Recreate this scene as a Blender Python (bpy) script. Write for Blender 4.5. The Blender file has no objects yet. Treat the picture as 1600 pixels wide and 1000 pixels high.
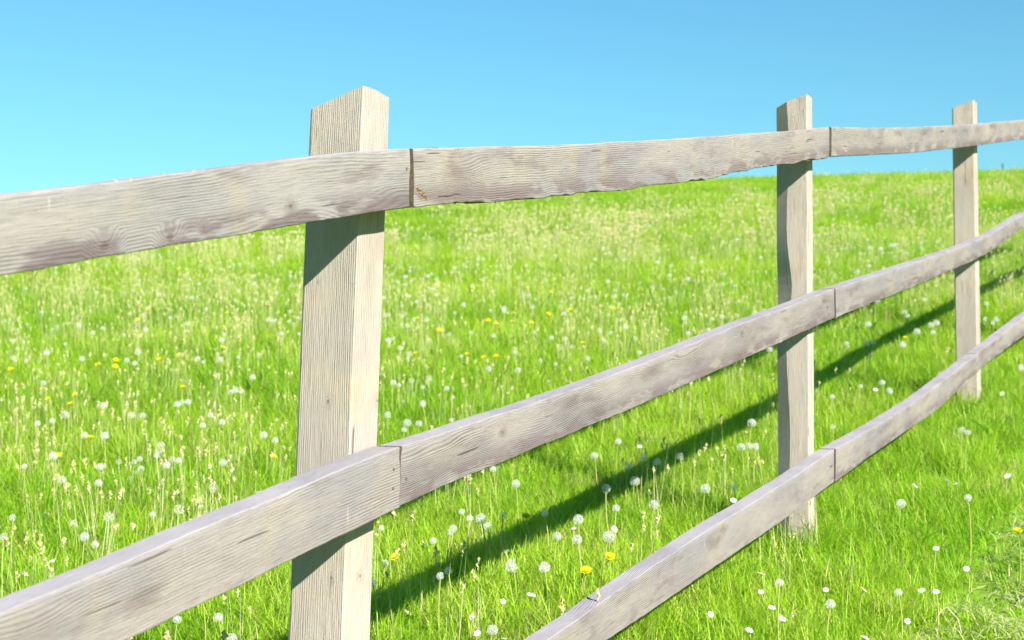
import bpy, bmesh, math, random
import numpy as np
from mathutils import Vector, Matrix, noise as mnoise

random.seed(7)
rng = np.random.default_rng(7)
S = bpy.context.scene
COL = S.collection
R = math.radians

# ------------------------------------------------------------------ camera
FPX = 2500.0                       # focal length in pixels of the 1600 px wide photograph
PITCH = R(1.5)
cam_d = bpy.data.cameras.new('camera')
cam = bpy.data.objects.new('camera', cam_d)
COL.objects.link(cam)
cam_d.sensor_width = 36.0
cam_d.lens = FPX / 1600 * 36
cam_d.clip_start = 0.05
cam_d.clip_end = 2000
cam.location = (0, 0, 0)
cam.rotation_euler = (R(90) + PITCH, 0, 0)
cam_d.dof.use_dof = True
cam_d.dof.focus_distance = 3.8
cam_d.dof.aperture_fstop = 7.0
S.camera = cam

# ------------------------------------------------------------------ fence frame and sun direction
AL = R(27.5)                                              # bearing of the fence line
DV = Vector((math.sin(AL), math.cos(AL), 0))              # along the fence
BV = Vector((-math.cos(AL), math.sin(AL), 0))             # away from the camera
SUN_A, SUN_B, SUN_C = 0.61, 1.0, 0.68                     # light travel: along, away, down
travel = (DV * SUN_A + BV * SUN_B + Vector((0, 0, -SUN_C))).normalized()
to_sun = -travel
SUN_EL = math.asin(to_sun.z)
SUN_AZ = math.atan2(to_sun.x, to_sun.y)                   # clockwise from +Y

# ------------------------------------------------------------------ world, sun, exposure
W = bpy.data.worlds.new('World')
S.world = W
W.use_nodes = True
nt = W.node_tree
nt.nodes.clear()
out = nt.nodes.new('ShaderNodeOutputWorld')
bg = nt.nodes.new('ShaderNodeBackground')
sky = nt.nodes.new('ShaderNodeTexSky')
sky.sky_type = 'NISHITA'
sky.sun_disc = False
sky.sun_elevation = SUN_EL
sky.sun_rotation = SUN_AZ
sky.altitude = 300
sky.air_density = 1.4
sky.dust_density = 0.0
sky.ozone_density = 2.0
tintn = nt.nodes.new('ShaderNodeMix')
tintn.data_type = 'RGBA'
tintn.blend_type = 'MULTIPLY'
tintn.inputs['Factor'].default_value = 1.0
tintn.inputs['B'].default_value = (0.49, 1.0, 1.25, 1)
nt.links.new(sky.outputs[0], tintn.inputs['A'])
nt.links.new(tintn.outputs['Result'], bg.inputs[0])
bg.inputs[1].default_value = 0.0335
nt.links.new(bg.outputs[0], out.inputs[0])

sun_d = bpy.data.lights.new('sun', 'SUN')
sun_d.energy = 4.0
sun_d.angle = R(0.5)
sun_d.color = (1.0, 0.955, 0.89)
sun = bpy.data.objects.new('sun', sun_d)
COL.objects.link(sun)
sun.rotation_euler = travel.to_track_quat('-Z', 'Y').to_euler()
sun.location = to_sun * 50

S.view_settings.view_transform = 'Standard'
S.view_settings.look = 'None'
S.view_settings.exposure = 1.75
S.view_settings.gamma = 1.0
S.render.engine = 'CYCLES'
S.cycles.max_bounces = 6
S.cycles.transparent_max_bounces = 8
S.cycles.use_denoising = True

# ------------------------------------------------------------------ from photo pixels to points in the place
RX = Matrix.Rotation(PITCH, 3, 'X')
def ray(px, py):
    return RX @ Vector(((px - 800) / FPX, 1.0, -(py - 500) / FPX))
P2 = ray(1255, 832) * 5.15                 # on the rails' front plane at the second post
RT = 0.052                                 # rail thickness
def on_plane(px, py, off=0.0):
    """point of the upright plane parallel to the fence, OFF metres behind the rails' front faces -> (along, height)"""
    r = ray(px, py)
    t = (P2.dot(BV) + off) / r.dot(BV)
    p = r * t
    return (p - P2).dot(DV), p.z
def world(d, n, z):
    """fence frame (along, away, height) to world"""
    p = P2 + DV * d + BV * n
    return Vector((p.x, p.y, z))

GS, GM = 0.1425, 0.045                     # ground slope along and across the fence
b_d, b_z = on_plane(1262, 832, RT)
G0 = b_z - GS * b_d - 0.085
def ground_z(x, y, bumps=True):
    dx, dy = x - P2.x, y - P2.y
    d = dx * DV.x + dy * DV.y
    n = dx * BV.x + dy * BV.y
    if d < 0.2: z_left = 0.032 * (0.2 - max(d, -6.0))
    else: z_left = 0.0
    nn = n if n > -3.0 else -3.0 + (n + 3.0) * 0.3
    z = G0 + GS * d + GM * nn + z_left * math.exp(-(n / 5.0) ** 2)
    y0 = 24.0
    if y > y0:
        k = 7.2e-4 - 1.3e-6 * (x - 3) * 3
        z -= k * (y - y0) ** 2 if y < 120 else k * ((96.0) ** 2 + 2 * 96 * (y - 120) * 0.6)
    if y < -6:
        z += 0.06 * (-6 - y)
    if bumps:
        z += 0.05 * mnoise.noise(Vector((x * 0.35, y * 0.35, 1.7))) + 0.015 * mnoise.noise(Vector((x * 1.7, y * 1.7, 5.1)))
    return z
def fence_dn(x, y):
    dx, dy = x - P2.x, y - P2.y
    return dx * DV.x + dy * DV.y, dx * BV.x + dy * BV.y
def on_ground(px, py, h=0.0):
    """where the ray through a pixel comes down to H metres above the ground"""
    r = ray(px, py)
    t, step = 1.2, 0.05
    while t < 90:
        p = r * t
        if p.z <= ground_z(p.x, p.y) + h:
            lo, hi = t - step, t
            for _ in range(14):
                m = (lo + hi) / 2
                q = r * m
                if q.z <= ground_z(q.x, q.y) + h: hi = m
                else: lo = m
            return r * hi
        step = 0.05 if t < 12 else 0.2
        t += step
    return None

# ------------------------------------------------------------------ helpers
def link(o, parent=None):
    COL.objects.link(o)
    if parent is not None:
        o.parent = parent
    return o
def tag(o, label=None, cat=None, group=None, kind=None):
    if label: o['label'] = label
    if cat: o['category'] = cat
    if group: o['group'] = group
    if kind: o['kind'] = kind
    return o
def mesh_from(name, verts, faces, mat=None, smooth=False):
    me = bpy.data.meshes.new(name)
    me.from_pydata([tuple(v) for v in verts], [], faces)
    if mat: me.materials.append(mat)
    if smooth:
        for p in me.polygons: p.use_smooth = True
    me.update()
    return me
def nodes_of(mat):
    mat.use_nodes = True
    t = mat.node_tree
    t.nodes.clear()
    return t
class G:
    """small node-graph writer"""
    def __init__(s, tree): s.t = tree
    def n(s, typ, **kw):
        nd = s.t.nodes.new(typ)
        for k, v in kw.items(): setattr(nd, k, v)
        return nd
    def set(s, sock, v):
        if isinstance(v, bpy.types.NodeSocket): s.t.links.new(v, sock)
        else: sock.default_value = v
    def math(s, op, a, b=0.0, c=None, clamp=False):
        nd = s.n('ShaderNodeMath', operation=op, use_clamp=clamp)
        s.set(nd.inputs[0], a); s.set(nd.inputs[1], b)
        if c is not None: s.set(nd.inputs[2], c)
        return nd.outputs[0]
    def mapr(s, v, a, b, c=0.0, d=1.0, smooth=False):
        nd = s.n('ShaderNodeMapRange', clamp=True)
        if smooth: nd.interpolation_type = 'SMOOTHSTEP'
        s.set(nd.inputs[0], v)
        for i, q in enumerate((a, b, c, d)): s.set(nd.inputs[i + 1], q)
        return nd.outputs[0]
    def mix(s, f, a, b, blend='MIX'):
        nd = s.n('ShaderNodeMix', data_type='RGBA', blend_type=blend)
        s.set(nd.inputs['Factor'], f)
        for k, v in (('A', a), ('B', b)):
            s.set(nd.inputs[k], v if isinstance(v, bpy.types.NodeSocket) else (*v, 1.0))
        return nd.outputs['Result']
    def comb(s, x, y, z):
        nd = s.n('ShaderNodeCombineXYZ')
        for i, v in enumerate((x, y, z)): s.set(nd.inputs[i], v)
        return nd.outputs[0]
    def noise(s, vec, scale=1.0, detail=2.0, rough=0.5, w=None):
        nd = s.n('ShaderNodeTexNoise')
        if w is not None:
            nd.noise_dimensions = '4D'
            s.set(nd.inputs['W'], w)
        s.set(nd.inputs['Vector'], vec)
        nd.inputs['Scale'].default_value = scale
        nd.inputs['Detail'].default_value = detail
        nd.inputs['Roughness'].default_value = rough
        return nd.outputs['Fac']

# ------------------------------------------------------------------ materials
def wood_material(name, pale, grey, dark, stain, line=0.55, freq=0.0062, knots=True, edge_stain=0.0, warp=0.05, spots=()):
    m = bpy.data.materials.new(name)
    g = G(nodes_of(m))
    out = g.n('ShaderNodeOutputMaterial')
    bs = g.n('ShaderNodeBsdfPrincipled')
    g.t.links.new(bs.outputs[0], out.inputs[0])
    at = g.n('ShaderNodeAttribute', attribute_name='grain')
    sep = g.n('ShaderNodeSeparateXYZ')
    g.t.links.new(at.outputs['Vector'], sep.inputs[0])
    L, D, H = sep.outputs
    oi = g.n('ShaderNodeObjectInfo')
    seed = g.math('MULTIPLY', oi.outputs['Random'], 37.0)
    low = g.comb(g.math('MULTIPLY', L, 1.6), g.math('MULTIPLY', D, 7.0), g.math('MULTIPLY', H, 9.0))
    wob = g.math('SUBTRACT', g.noise(low, 1.0, 2.0, 0.5, seed), 0.5)
    fine = g.comb(g.math('MULTIPLY', L, 14.0), g.math('MULTIPLY', D, 40.0), g.math('MULTIPLY', H, 60.0))
    wob2 = g.math('SUBTRACT', g.noise(fine, 1.0, 2.0, 0.6, seed), 0.5)
    F = g.math('ADD', H, g.math('MULTIPLY', D, 0.7))
    F = g.math('MULTIPLY_ADD', wob, warp, F)
    F = g.math('MULTIPLY_ADD', wob2, 0.0035, F)
    if knots:
        vo = g.n('ShaderNodeTexVoronoi', voronoi_dimensions='4D', feature='F1')
        g.set(vo.inputs['Vector'], g.comb(g.math('MULTIPLY', L, 2.6), g.math('MULTIPLY', D, 5.0), g.math('MULTIPLY', H, 9.0)))
        g.set(vo.inputs['W'], seed)
        vo.inputs['Scale'].default_value = 1.0
        kd = vo.outputs['Distance']
        kn = g.mapr(kd, 0.05, 0.42, 1.0, 0.0, True)
        F = g.math('MULTIPLY_ADD', kn, 0.022, F)
        core = g.mapr(kd, 0.10, 0.17, 1.0, 0.0, True)
        halo = g.mapr(kd, 0.14, 0.30, 1.0, 0.0, True)
    elif spots:
        core = g.math('ADD', 0.0, 0.0)
        halo = g.math('ADD', 0.0, 0.0)
    for (kl, kh, kr) in spots:                     # knots at measured places along the board
        u = g.math('DIVIDE', g.math('SUBTRACT', L, kl), kr * 1.5)
        v = g.math('DIVIDE', g.math('SUBTRACT', H, kh), kr)
        r2 = g.math('SQRT', g.math('ADD', g.math('MULTIPLY', u, u), g.math('MULTIPLY', v, v)))
        F = g.math('MULTIPLY_ADD', g.mapr(r2, 0.4, 3.4, 1.0, 0.0, True), 0.022, F)
        jag = g.math('ADD', r2, g.math('MULTIPLY', wob2, 1.2))
        core = g.math('MAXIMUM', core, g.mapr(jag, 0.35, 0.75, 0.9, 0.0, True))
        halo = g.math('MAXIMUM', halo, g.mapr(jag, 0.8, 2.6, 0.95, 0.0, True))
    ln = g.math('SINE', g.math('MULTIPLY', F, 2 * math.pi / freq))
    ln = g.math('MULTIPLY_ADD', ln, 0.5, 0.5)
    ln = g.math('POWER', ln, 1.7)
    blot = g.noise(g.comb(g.math('MULTIPLY', L, 3.0), g.math('MULTIPLY', D, 8.0), g.math('MULTIPLY', H, 14.0)), 1.0, 3.0, 0.6, g.math('ADD', seed, 3.3))
    lnm = g.math('MULTIPLY', ln, g.mapr(blot, 0.38, 0.66, 0.12, 1.0))
    fib = g.noise(g.comb(g.math('MULTIPLY', L, 22.0), g.math('MULTIPLY', D, 300.0), g.math('MULTIPLY', H, 420.0)), 1.0, 3.0, 0.65, seed)
    fibre = g.mapr(fib, 0.3, 0.75, 0.0, 1.0)
    patch = g.noise(g.comb(g.math('MULTIPLY', L, 2.2), g.math('MULTIPLY', D, 9.0), g.math('MULTIPLY', H, 6.0)), 1.0, 4.0, 0.6, g.math('ADD', seed, 9.1))
    c = g.mix(g.mapr(patch, 0.36, 0.66, 0, 1, True), pale, grey)
    st = g.noise(g.comb(g.math('MULTIPLY', L, 5.0), g.math('MULTIPLY', D, 9.0), g.math('MULTIPLY', H, 18.0)), 1.0, 3.0, 0.65, g.math('ADD', seed, 17.7))
    stf = g.mapr(st, 0.52, 0.72, 0.0, 0.75, True)
    if edge_stain:
        low_edge = g.mapr(H, -0.006, -0.034, 0.0, 1.0)
        se = g.mapr(g.noise(g.comb(g.math('MULTIPLY', L, 7.0), D, g.math('MULTIPLY', H, 30.0)), 1.0, 3.0, 0.6, seed), 0.42, 0.53, 0.0, edge_stain, True)
        stf = g.math('MAXIMUM', stf, g.math('MULTIPLY', se, low_edge))
    band = g.noise(g.comb(g.math('MULTIPLY', L, 9.0), g.math('MULTIPLY', D, 3.0), g.math('MULTIPLY', H, 5.0)), 1.0, 2.0, 0.5, g.math('ADD', seed, 31.0))
    c = g.mix(g.mapr(band, 0.52, 0.72, 0.0, 0.5, True), c, (pale[0] * 1.08, pale[1] * 1.02, pale[2] * 0.80))
    c = g.mix(stf, c, stain)
    c = g.mix(g.math('MULTIPLY', lnm, line), c, dark)
    c = g.mix(g.math('MULTIPLY', fibre, 0.33), c, dark)
    if knots or spots:
        c = g.mix(g.math('MULTIPLY', halo, 0.6), c, stain)
        c = g.mix(g.math('MULTIPLY', core, 0.75), c, (0.08, 0.055, 0.045))
    # saw and scuff marks across the grain
    sc = g.noise(g.comb(g.math('MULTIPLY', L, 90.0), g.math('MULTIPLY', D, 12.0), g.math('MULTIPLY', H, 16.0)), 1.0, 1.0, 0.4, g.math('ADD', seed, 5.0))
    c = g.mix(g.mapr(sc, 0.74, 0.80, 0.0, 0.55, True), c, (0.36, 0.34, 0.29))
    ua = g.n('ShaderNodeAttribute', attribute_name='upper')
    silver = g.mix(g.mapr(st, 0.4, 0.65), (0.37, 0.345, 0.355), (0.285, 0.265, 0.275))
    silver = g.mix(g.math('MULTIPLY', fibre, 0.35), silver, (0.11, 0.105, 0.105))
    c = g.mix(g.math('MULTIPLY', ua.outputs['Fac'], 0.85), c, silver)
    sp = g.noise(g.comb(g.math('MULTIPLY', L, 200.0), g.math('MULTIPLY', D, 300.0), g.math('MULTIPLY', H, 300.0)), 1.0, 2.0, 0.6, seed)
    c = g.mix(g.mapr(sp, 0.60, 0.78, 0.0, 0.45), c, dark)
    # short drying cracks along the grain
    ck = g.noise(g.comb(g.math('MULTIPLY', L, 5.0), g.math('MULTIPLY', D, 160.0), g.math('MULTIPLY', H, 160.0)), 1.0, 1.0, 0.4, g.math('ADD', seed, 21.0))
    crack = g.mapr(ck, 0.725, 0.76, 0.0, 1.0, True)
    c = g.mix(g.math('MULTIPLY', crack, 0.75), c, (0.045, 0.037, 0.032))
    g.set(bs.inputs['Base Color'], c)
    bs.inputs['Roughness'].default_value = 0.86
    bs.inputs['Specular IOR Level'].default_value = 0.25
    hgt = g.math('ADD', g.math('MULTIPLY', lnm, -0.5), g.math('MULTIPLY', fibre, -0.5))
    hgt = g.math('MULTIPLY_ADD', crack, -1.5, hgt)
    bp = g.n('ShaderNodeBump')
    bp.inputs['Strength'].default_value = 0.8
    bp.inputs['Distance'].default_value = 0.0026
    g.set(bp.inputs['Height'], hgt)
    g.t.links.new(bp.outputs[0], bs.inputs['Normal'])
    return m
RAIL_COLS = ((0.268, 0.238, 0.205), (0.200, 0.187, 0.185), (0.068, 0.057, 0.054), (0.138, 0.102, 0.097))
def rail_material(name, **kw):
    a = dict(line=0.55, freq=0.0045, edge_stain=0.85)
    a.update(kw)
    cols = a.pop('cols', RAIL_COLS)
    return wood_material(name, *cols, **a)
M_RAIL = rail_material('weathered_rail_wood')
POST_COLS = ((0.385, 0.332, 0.278), (0.335, 0.294, 0.250), (0.16, 0.132, 0.106), (0.29, 0.240, 0.182))
POST_KW = dict(line=0.26, freq=0.0046, knots=False, warp=0.022)
M_POST = wood_material('pale_post_wood', *POST_COLS, **POST_KW)

def plain(name, col, rough=0.8, var=0.2, scale=60.0):
    m = bpy.data.materials.new(name)
    g = G(nodes_of(m))
    out = g.n('ShaderNodeOutputMaterial')
    bs = g.n('ShaderNodeBsdfPrincipled')
    g.t.links.new(bs.outputs[0], out.inputs[0])
    tc = g.n('ShaderNodeTexCoord')
    nz = g.noise(tc.outputs['Object'], scale, 3.0, 0.6)
    g.set(bs.inputs['Base Color'], g.mix(g.mapr(nz, 0.3, 0.7), tuple(v * (1 - var) for v in col), tuple(min(1, v * (1 + var)) for v in col)))
    bs.inputs['Roughness'].default_value = rough
    return m
M_END = plain('dark_end_grain', (0.075, 0.055, 0.04), 0.9, 0.35, 150)
M_NAIL = plain('rusty_nail_iron', (0.10, 0.065, 0.05), 0.7, 0.4, 300)
M_SPLINTER = plain('fresh_torn_wood', (0.36, 0.25, 0.12), 0.8, 0.25, 200)
M_BARK = plain('brown_bark_scrap', (0.16, 0.09, 0.05), 0.9, 0.4, 120)

def leaf_material(name, cols, transl=0.35, rough=0.55, spec=0.2, attr=True, patch_scale=0.35, white=False):
    """thin plant tissue: colour varies by the plant, by patches of the meadow and from blade to blade"""
    m = bpy.data.materials.new(name)
    g = G(nodes_of(m))
    out = g.n('ShaderNodeOutputMaterial')
    geo = g.n('ShaderNodeNewGeometry')
    oi = g.n('ShaderNodeObjectInfo')
    if attr:
        ia = g.n('ShaderNodeAttribute', attribute_name='tint', attribute_type='INSTANCER')
        ba = g.n('ShaderNodeAttribute', attribute_name='blade')
        f = g.math('ADD', g.math('MULTIPLY', ia.outputs['Fac'], 0.6), g.math('MULTIPLY', ba.outputs['Fac'], 0.4))
    else:
        f = oi.outputs['Random']
    pn = g.noise(geo.outputs['Position'], patch_scale, 3.0, 0.6)
    f2 = g.mapr(pn, 0.35, 0.65, -0.35, 0.35)
    f = g.math('ADD', f, f2, clamp=True)
    c = g.mix(f, cols[0], cols[1])
    if len(cols) > 2 and attr:
        c = g.mix(g.mapr(ba.outputs['Fac'], 0.88, 0.90), c, cols[2])
    bs = g.n('ShaderNodeBsdfPrincipled')
    g.set(bs.inputs['Base Color'], c)
    bs.inputs['Roughness'].default_value = rough
    bs.inputs['Specular IOR Level'].default_value = spec
    tr = g.n('ShaderNodeBsdfTranslucent')
    g.set(tr.inputs['Color'], c)
    mx = g.n('ShaderNodeMixShader')
    mx.inputs[0].default_value = transl
    g.t.links.new(bs.outputs[0], mx.inputs[1])
    g.t.links.new(tr.outputs[0], mx.inputs[2])
    g.t.links.new(mx.outputs[0], out.inputs[0])
    return m
M_GRASS = leaf_material('meadow_grass_blades', [(0.21, 0.455, 0.012), (0.455, 0.64, 0.044), (0.62, 0.60, 0.16)], 0.56, 0.45, 0.3)
M_SEED = leaf_material('dry_grass_seed', [(0.54, 0.55, 0.20), (0.66, 0.60, 0.36)], 0.5)
M_LEAF = leaf_material('broad_meadow_leaves', [(0.10, 0.30, 0.015), (0.22, 0.44, 0.04)], 0.35, 0.4, 0.4)
M_THATCH = leaf_material('old_grass_thatch', [(0.42, 0.40, 0.14), (0.56, 0.50, 0.24)], 0.4)
M_CLIP = leaf_material('cut_grass_clippings', [(0.42, 0.46, 0.18), (0.58, 0.56, 0.32)], 0.35)
M_PAPPUS = leaf_material('white_seed_fluff', [(0.80, 0.80, 0.74), (0.86, 0.86, 0.82)], 0.5, 0.8, 0.1, attr=False)
M_PAPPUS_FAR = leaf_material('white_seed_fluff_far', [(0.68, 0.70, 0.50), (0.80, 0.80, 0.68)], 0.5, 0.8, 0.1)
M_SEEDCORE = leaf_material('brown_seed_core', [(0.42, 0.36, 0.24), (0.50, 0.44, 0.32)], 0.2, attr=False)
M_STEM = leaf_material('pale_flower_stem', [(0.34, 0.46, 0.08), (0.46, 0.46, 0.16)], 0.4, attr=False)
M_YELLOW = leaf_material('yellow_petals', [(0.72, 0.66, 0.01), (0.76, 0.70, 0.02)], 0.4, attr=False)
M_WHITE = leaf_material('white_petals', [(0.80, 0.80, 0.76), (0.86, 0.86, 0.84)], 0.45, attr=False)
M_YCENTRE = leaf_material('yellow_flower_centre', [(0.70, 0.60, 0.20), (0.76, 0.66, 0.30)], 0.2, attr=False)
M_WEED = leaf_material('dark_weed_leaves', [(0.03, 0.06, 0.03), (0.05, 0.08, 0.04)], 0.2, attr=False)

def ground_material():
    m = bpy.data.materials.new('meadow_soil')
    g = G(nodes_of(m))
    out = g.n('ShaderNodeOutputMaterial')
    bs = g.n('ShaderNodeBsdfPrincipled')
    g.t.links.new(bs.outputs[0], out.inputs[0])
    geo = g.n('ShaderNodeNewGeometry')
    a = g.noise(geo.outputs['Position'], 0.5, 4.0, 0.6)
    b = g.noise(geo.outputs['Position'], 30.0, 4.0, 0.7)
    c = g.mix(g.mapr(a, 0.35, 0.65), (0.11, 0.24, 0.010), (0.17, 0.29, 0.02))
    c = g.mix(g.mapr(b, 0.45, 0.7, 0, 0.5), c, (0.16, 0.14, 0.06))
    g.set(bs.inputs['Base Color'], c)
    bs.inputs['Roughness'].default_value = 0.95
    bs.inputs['Specular IOR Level'].default_value = 0.1
    return m
M_GROUND = ground_material()

# ------------------------------------------------------------------ the hillside
def build_ground():
    xs = sorted(set([round(v, 3) for v in np.concatenate([np.arange(-9, 14.01, 0.25), np.arange(-40, 60.1, 2.0), np.arange(-240, 261, 20.0)])]))
    ys = sorted(set([round(v, 3) for v in np.concatenate([np.arange(-2, 14.01, 0.25), np.arange(14, 70.1, 1.0), np.arange(-60, 0, 4.0), np.arange(70, 331, 10.0)])]))
    V = [(x, y, ground_z(x, y)) for y in ys for x in xs]
    nx = len(xs)
    F = [(j * nx + i, j * nx + i + 1, (j + 1) * nx + i + 1, (j + 1) * nx + i) for j in range(len(ys) - 1) for i in range(nx - 1)]
    o = link(bpy.data.objects.new('hillside_ground', mesh_from('hillside_ground', V, F, M_GROUND, True)))
    tag(o, 'green hillside meadow ground rising to a smooth brow against the sky', 'ground', kind='structure')
build_ground()

# ------------------------------------------------------------------ fence
fence = link(bpy.data.objects.new('wooden_fence', None))
fence.empty_display_size = 0.3
fb = world(0, RT, ground_z(P2.x, P2.y))
fence.location = fb
tag(fence, 'weathered grey timber fence of three rails nailed to sawn posts on a grassy slope', 'fence')
FRAME = Matrix(((DV.x, BV.x, 0, 0), (DV.y, BV.y, 0, 0), (0, 0, 1, 0), (0, 0, 0, 1)))

def add_part(name, me, loc, parent=fence):
    o = bpy.data.objects.new(name, me)
    COL.objects.link(o)
    o.parent = parent
    base = fence.location if parent is fence else Vector((0, 0, 0))
    o.matrix_local = Matrix.Translation(loc - base) @ FRAME if parent is fence else Matrix.Translation(loc)
    return o
def set_grain(me, vals):
    a = me.attributes.new('grain', 'FLOAT_VECTOR', 'POINT')
    a.data.foreach_set('vector', np.array(vals, dtype=np.float32).ravel())

def interp(pts, x):
    if x <= pts[0][0]:
        (a, p), (b, q) = pts[0], pts[1]
        b, q = pts[min(3, len(pts) - 1)]
        return p + (q - p) / (b - a) * (x - a)
    for (a, p), (b, q) in zip(pts, pts[1:]):
        if x <= b:
            return p + (q - p) * (x - a) / (b - a)
    (a, p), (b, q) = pts[-min(3, len(pts))], pts[-1]
    return q + (q - p) / (b - a) * (x - b)
def smoothed(pts, x, w=0.13):
    return sum(interp(pts, x + w * k / 2.0) * c for k, c in zip((-2, -1, 0, 1, 2), (1, 2, 3, 2, 1))) / 9.0

def section(n_side):
    """points round a rectangle with worn corners, u across the thickness (0 front .. 1 back), v up the height (0..1)"""
    pts = []
    c = 0.014
    for i in range(n_side + 1): pts.append((0.0, 1 - c - (1 - 2 * c) * i / n_side))       # front, top to bottom
    for i in range(1, 4): pts.append((0.035 + 0.93 * (i - 1) / 2, 0.0))         # underside
    for i in range(n_side + 1): pts.append((1.0, c + (1 - 2 * c) * i / n_side))             # back, bottom to top
    for i in range(1, 4): pts.append((0.965 - 0.93 * (i - 1) / 2, 1.0))                       # top side
    return pts
SEC = section(6)

def set_upper(me, vals):
    a = me.attributes.new('upper', 'FLOAT', 'POINT')
    a.data.foreach_set('value', np.array(vals, dtype=np.float32))
def make_rail(d0, d1, topl, botl, proud=0.0, seed=0, rag=0.0018, thick=RT, bow=0.0, label=None, mat=None):
    """one rail from d0 to d1 along the fence; its upper and lower front edges run through measured points"""
    nseg = max(12, int((d1 - d0) / 0.016))
    V, gr, F = [], [], []
    ns = len(SEC)
    zc0 = (smoothed(topl, d0) + smoothed(botl, d0)) / 2
    for i in range(nseg + 1):
        d = d0 + (d1 - d0) * i / nseg
        zt, zb = smoothed(topl, d), smoothed(botl, d)
        nb = mnoise.noise(Vector((d * 6, seed * 3.1, 0))) * rag * 1.6 + mnoise.noise(Vector((d * 28, seed * 1.3, 4))) * rag
        if rag > 0.003:
            nb += -abs(mnoise.noise(Vector((d * 44, seed * 2.3, 14)))) * rag * 0.9
        ntp = mnoise.noise(Vector((d * 5, seed * 2.7, 8))) * 0.0016 + mnoise.noise(Vector((d * 40, seed * 5.7, 2))) * 0.0008
        zt += ntp; zb += nb
        fr = -proud + bow * math.sin(math.pi * (d - d0) / (d1 - d0)) + 0.002 * mnoise.noise(Vector((d * 2.0, seed * 7.7, 3)))
        th = thick + proud
        for (u, v) in SEC:
            n = fr + u * th
            z = zb + v * (zt - zb)
            n += 0.0007 * mnoise.noise(Vector((d * 30, z * 60 + seed, u * 5)))
            e = 0.006 * mnoise.noise(Vector((seed * 9.1, v * 2.2, u))) + 0.0015 * mnoise.noise(Vector((seed * 5.1, v * 9.0, u * 3)))
            if i == 0: e += 0.010 * (v - 0.5) * math.sin(seed * 1.3)
            e *= 1.0 if i in (0, nseg) else 0.0
            V.append((d - d0 + e, n, z - zc0))
            gr.append((d + seed * 3.7, n, (v - 0.5) * 0.1))
    for i in range(nseg):
        for j in range(ns):
            a, b = i * ns + j, i * ns + (j + 1) % ns
            F.append((a, b, b + ns, a + ns))
    F.append(tuple(range(ns))[::-1])
    F.append(tuple(nseg * ns + j for j in range(ns)))
    me = mesh_from('rail', V, F, mat or M_RAIL)
    me.materials.append(M_END)
    me.polygons[len(F) - 1].material_index = 1
    me.polygons[len(F) - 2].material_index = 1
    bm = bmesh.new(); bm.from_mesh(me); bmesh.ops.recalc_face_normals(bm, faces=bm.faces); bm.to_mesh(me); bm.free()
    set_grain(me, gr)
    set_upper(me, [1.0 if v > 0.99 else (0.35 if v > 0.975 else 0.0) for i in range(nseg + 1) for (u, v) in SEC])
    o = add_part('rail', me, world(d0, 0, zc0))
    if label: o['label'] = label
    RAIL_LOC[o.name] = world(d0, 0, zc0)
    return o

def edge(pts): return [on_plane(*p) for p in pts]
TOP_T = edge([(0, 308), (100, 293), (200, 283), (300, 268), (400, 256), (480, 245), (560, 236), (640, 232), (720, 230), (800, 228), (900, 226), (1000, 220), (1100, 214), (1180, 208), (1245, 204), (1300, 198), (1360, 200), (1420, 199), (1507, 195), (1600, 187)])
TOP_B = edge([(0, 432), (100, 411), (200, 395), (300, 379), (400, 362), (480, 348), (560, 335), (640, 322), (720, 318), (800, 314), (900, 302), (1000, 292), (1100, 279), (1180, 265), (1245, 253), (1300, 244), (1360, 242), (1420, 239), (1507, 230), (1600, 217)])
MID_T = edge([(0, 958), (110, 912), (200, 874), (300, 830), (400, 789), (500, 745), (570, 716), (620, 699), (700, 674), (760, 654), (820, 636), (900, 607), (1000, 570), (1100, 530), (1180, 498), (1245, 475), (1300, 452), (1400, 420), (1507, 384), (1547, 367), (1600, 334)])
MID_B = edge([(200, 998), (300, 950), (400, 900), (500, 852), (600, 802), (640, 785), (700, 755), (800, 716), (900, 674), (1000, 633), (1100, 588), (1180, 553), (1245, 524), (1300, 498), (1400, 458), (1507, 413), (1547, 393), (1600, 355)])
LOW_T = edge([(856, 1000), (940, 940), (1015, 888), (1100, 832), (1180, 783), (1245, 742), (1300, 703), (1370, 664), (1440, 620), (1525, 554), (1600, 495)])
LOW_B = edge([(948, 1000), (1016, 955), (1100, 897), (1180, 843), (1245, 797), (1300, 755), (1370, 703), (1462, 641), (1535, 573), (1600, 524)])
# keep the hidden ends plausible: the rails run on to the posts outside the picture
def ends(t, b, hw, dl=-5.3, dr=13.6):
    s = GS - 0.01
    t = [(dl, t[0][1] + (dl - t[0][0]) * s)] + t + [(dr, t[-1][1] + (dr - t[-1][0]) * s)]
    b = [(dl, t[0][1] - hw)] + b + [(dr, t[-1][1] - hw)]
    return t, b
TOP_T, TOP_B = ends(TOP_T, TOP_B, 0.102)
MID_T, MID_B = ends(MID_T, MID_B, 0.095)
LOW_T, LOW_B = ends(LOW_T, LOW_B, 0.10)
J = {'top': [-5.25] + [on_plane(x, y)[0] for x, y in ((641, 280), (1297, 220), (1545, 210))] + [5.75, 8.45, 11.16],
     'mid': [-5.22] + [on_plane(x, y)[0] for x, y in ((624, 745), (1304, 475), (1548, 380))] + [5.78, 8.48, 11.19],
     'low': [-5.27, -2.47] + [on_plane(x, y)[0] for x, y in ((1303, 730), (1527, 570))] + [5.72, 8.42, 11.13]}
RAILS, RAIL_LOC = {}, {}
def knots_on(T, B, seed, pix):
    out = []
    for x, y, r in pix:
        d, z = on_plane(x, y)
        zt, zb = smoothed(T, d), smoothed(B, d)
        out.append((d + seed * 3.7, ((z - zb) / (zt - zb) - 0.5) * 0.1, r))
    return out
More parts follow.
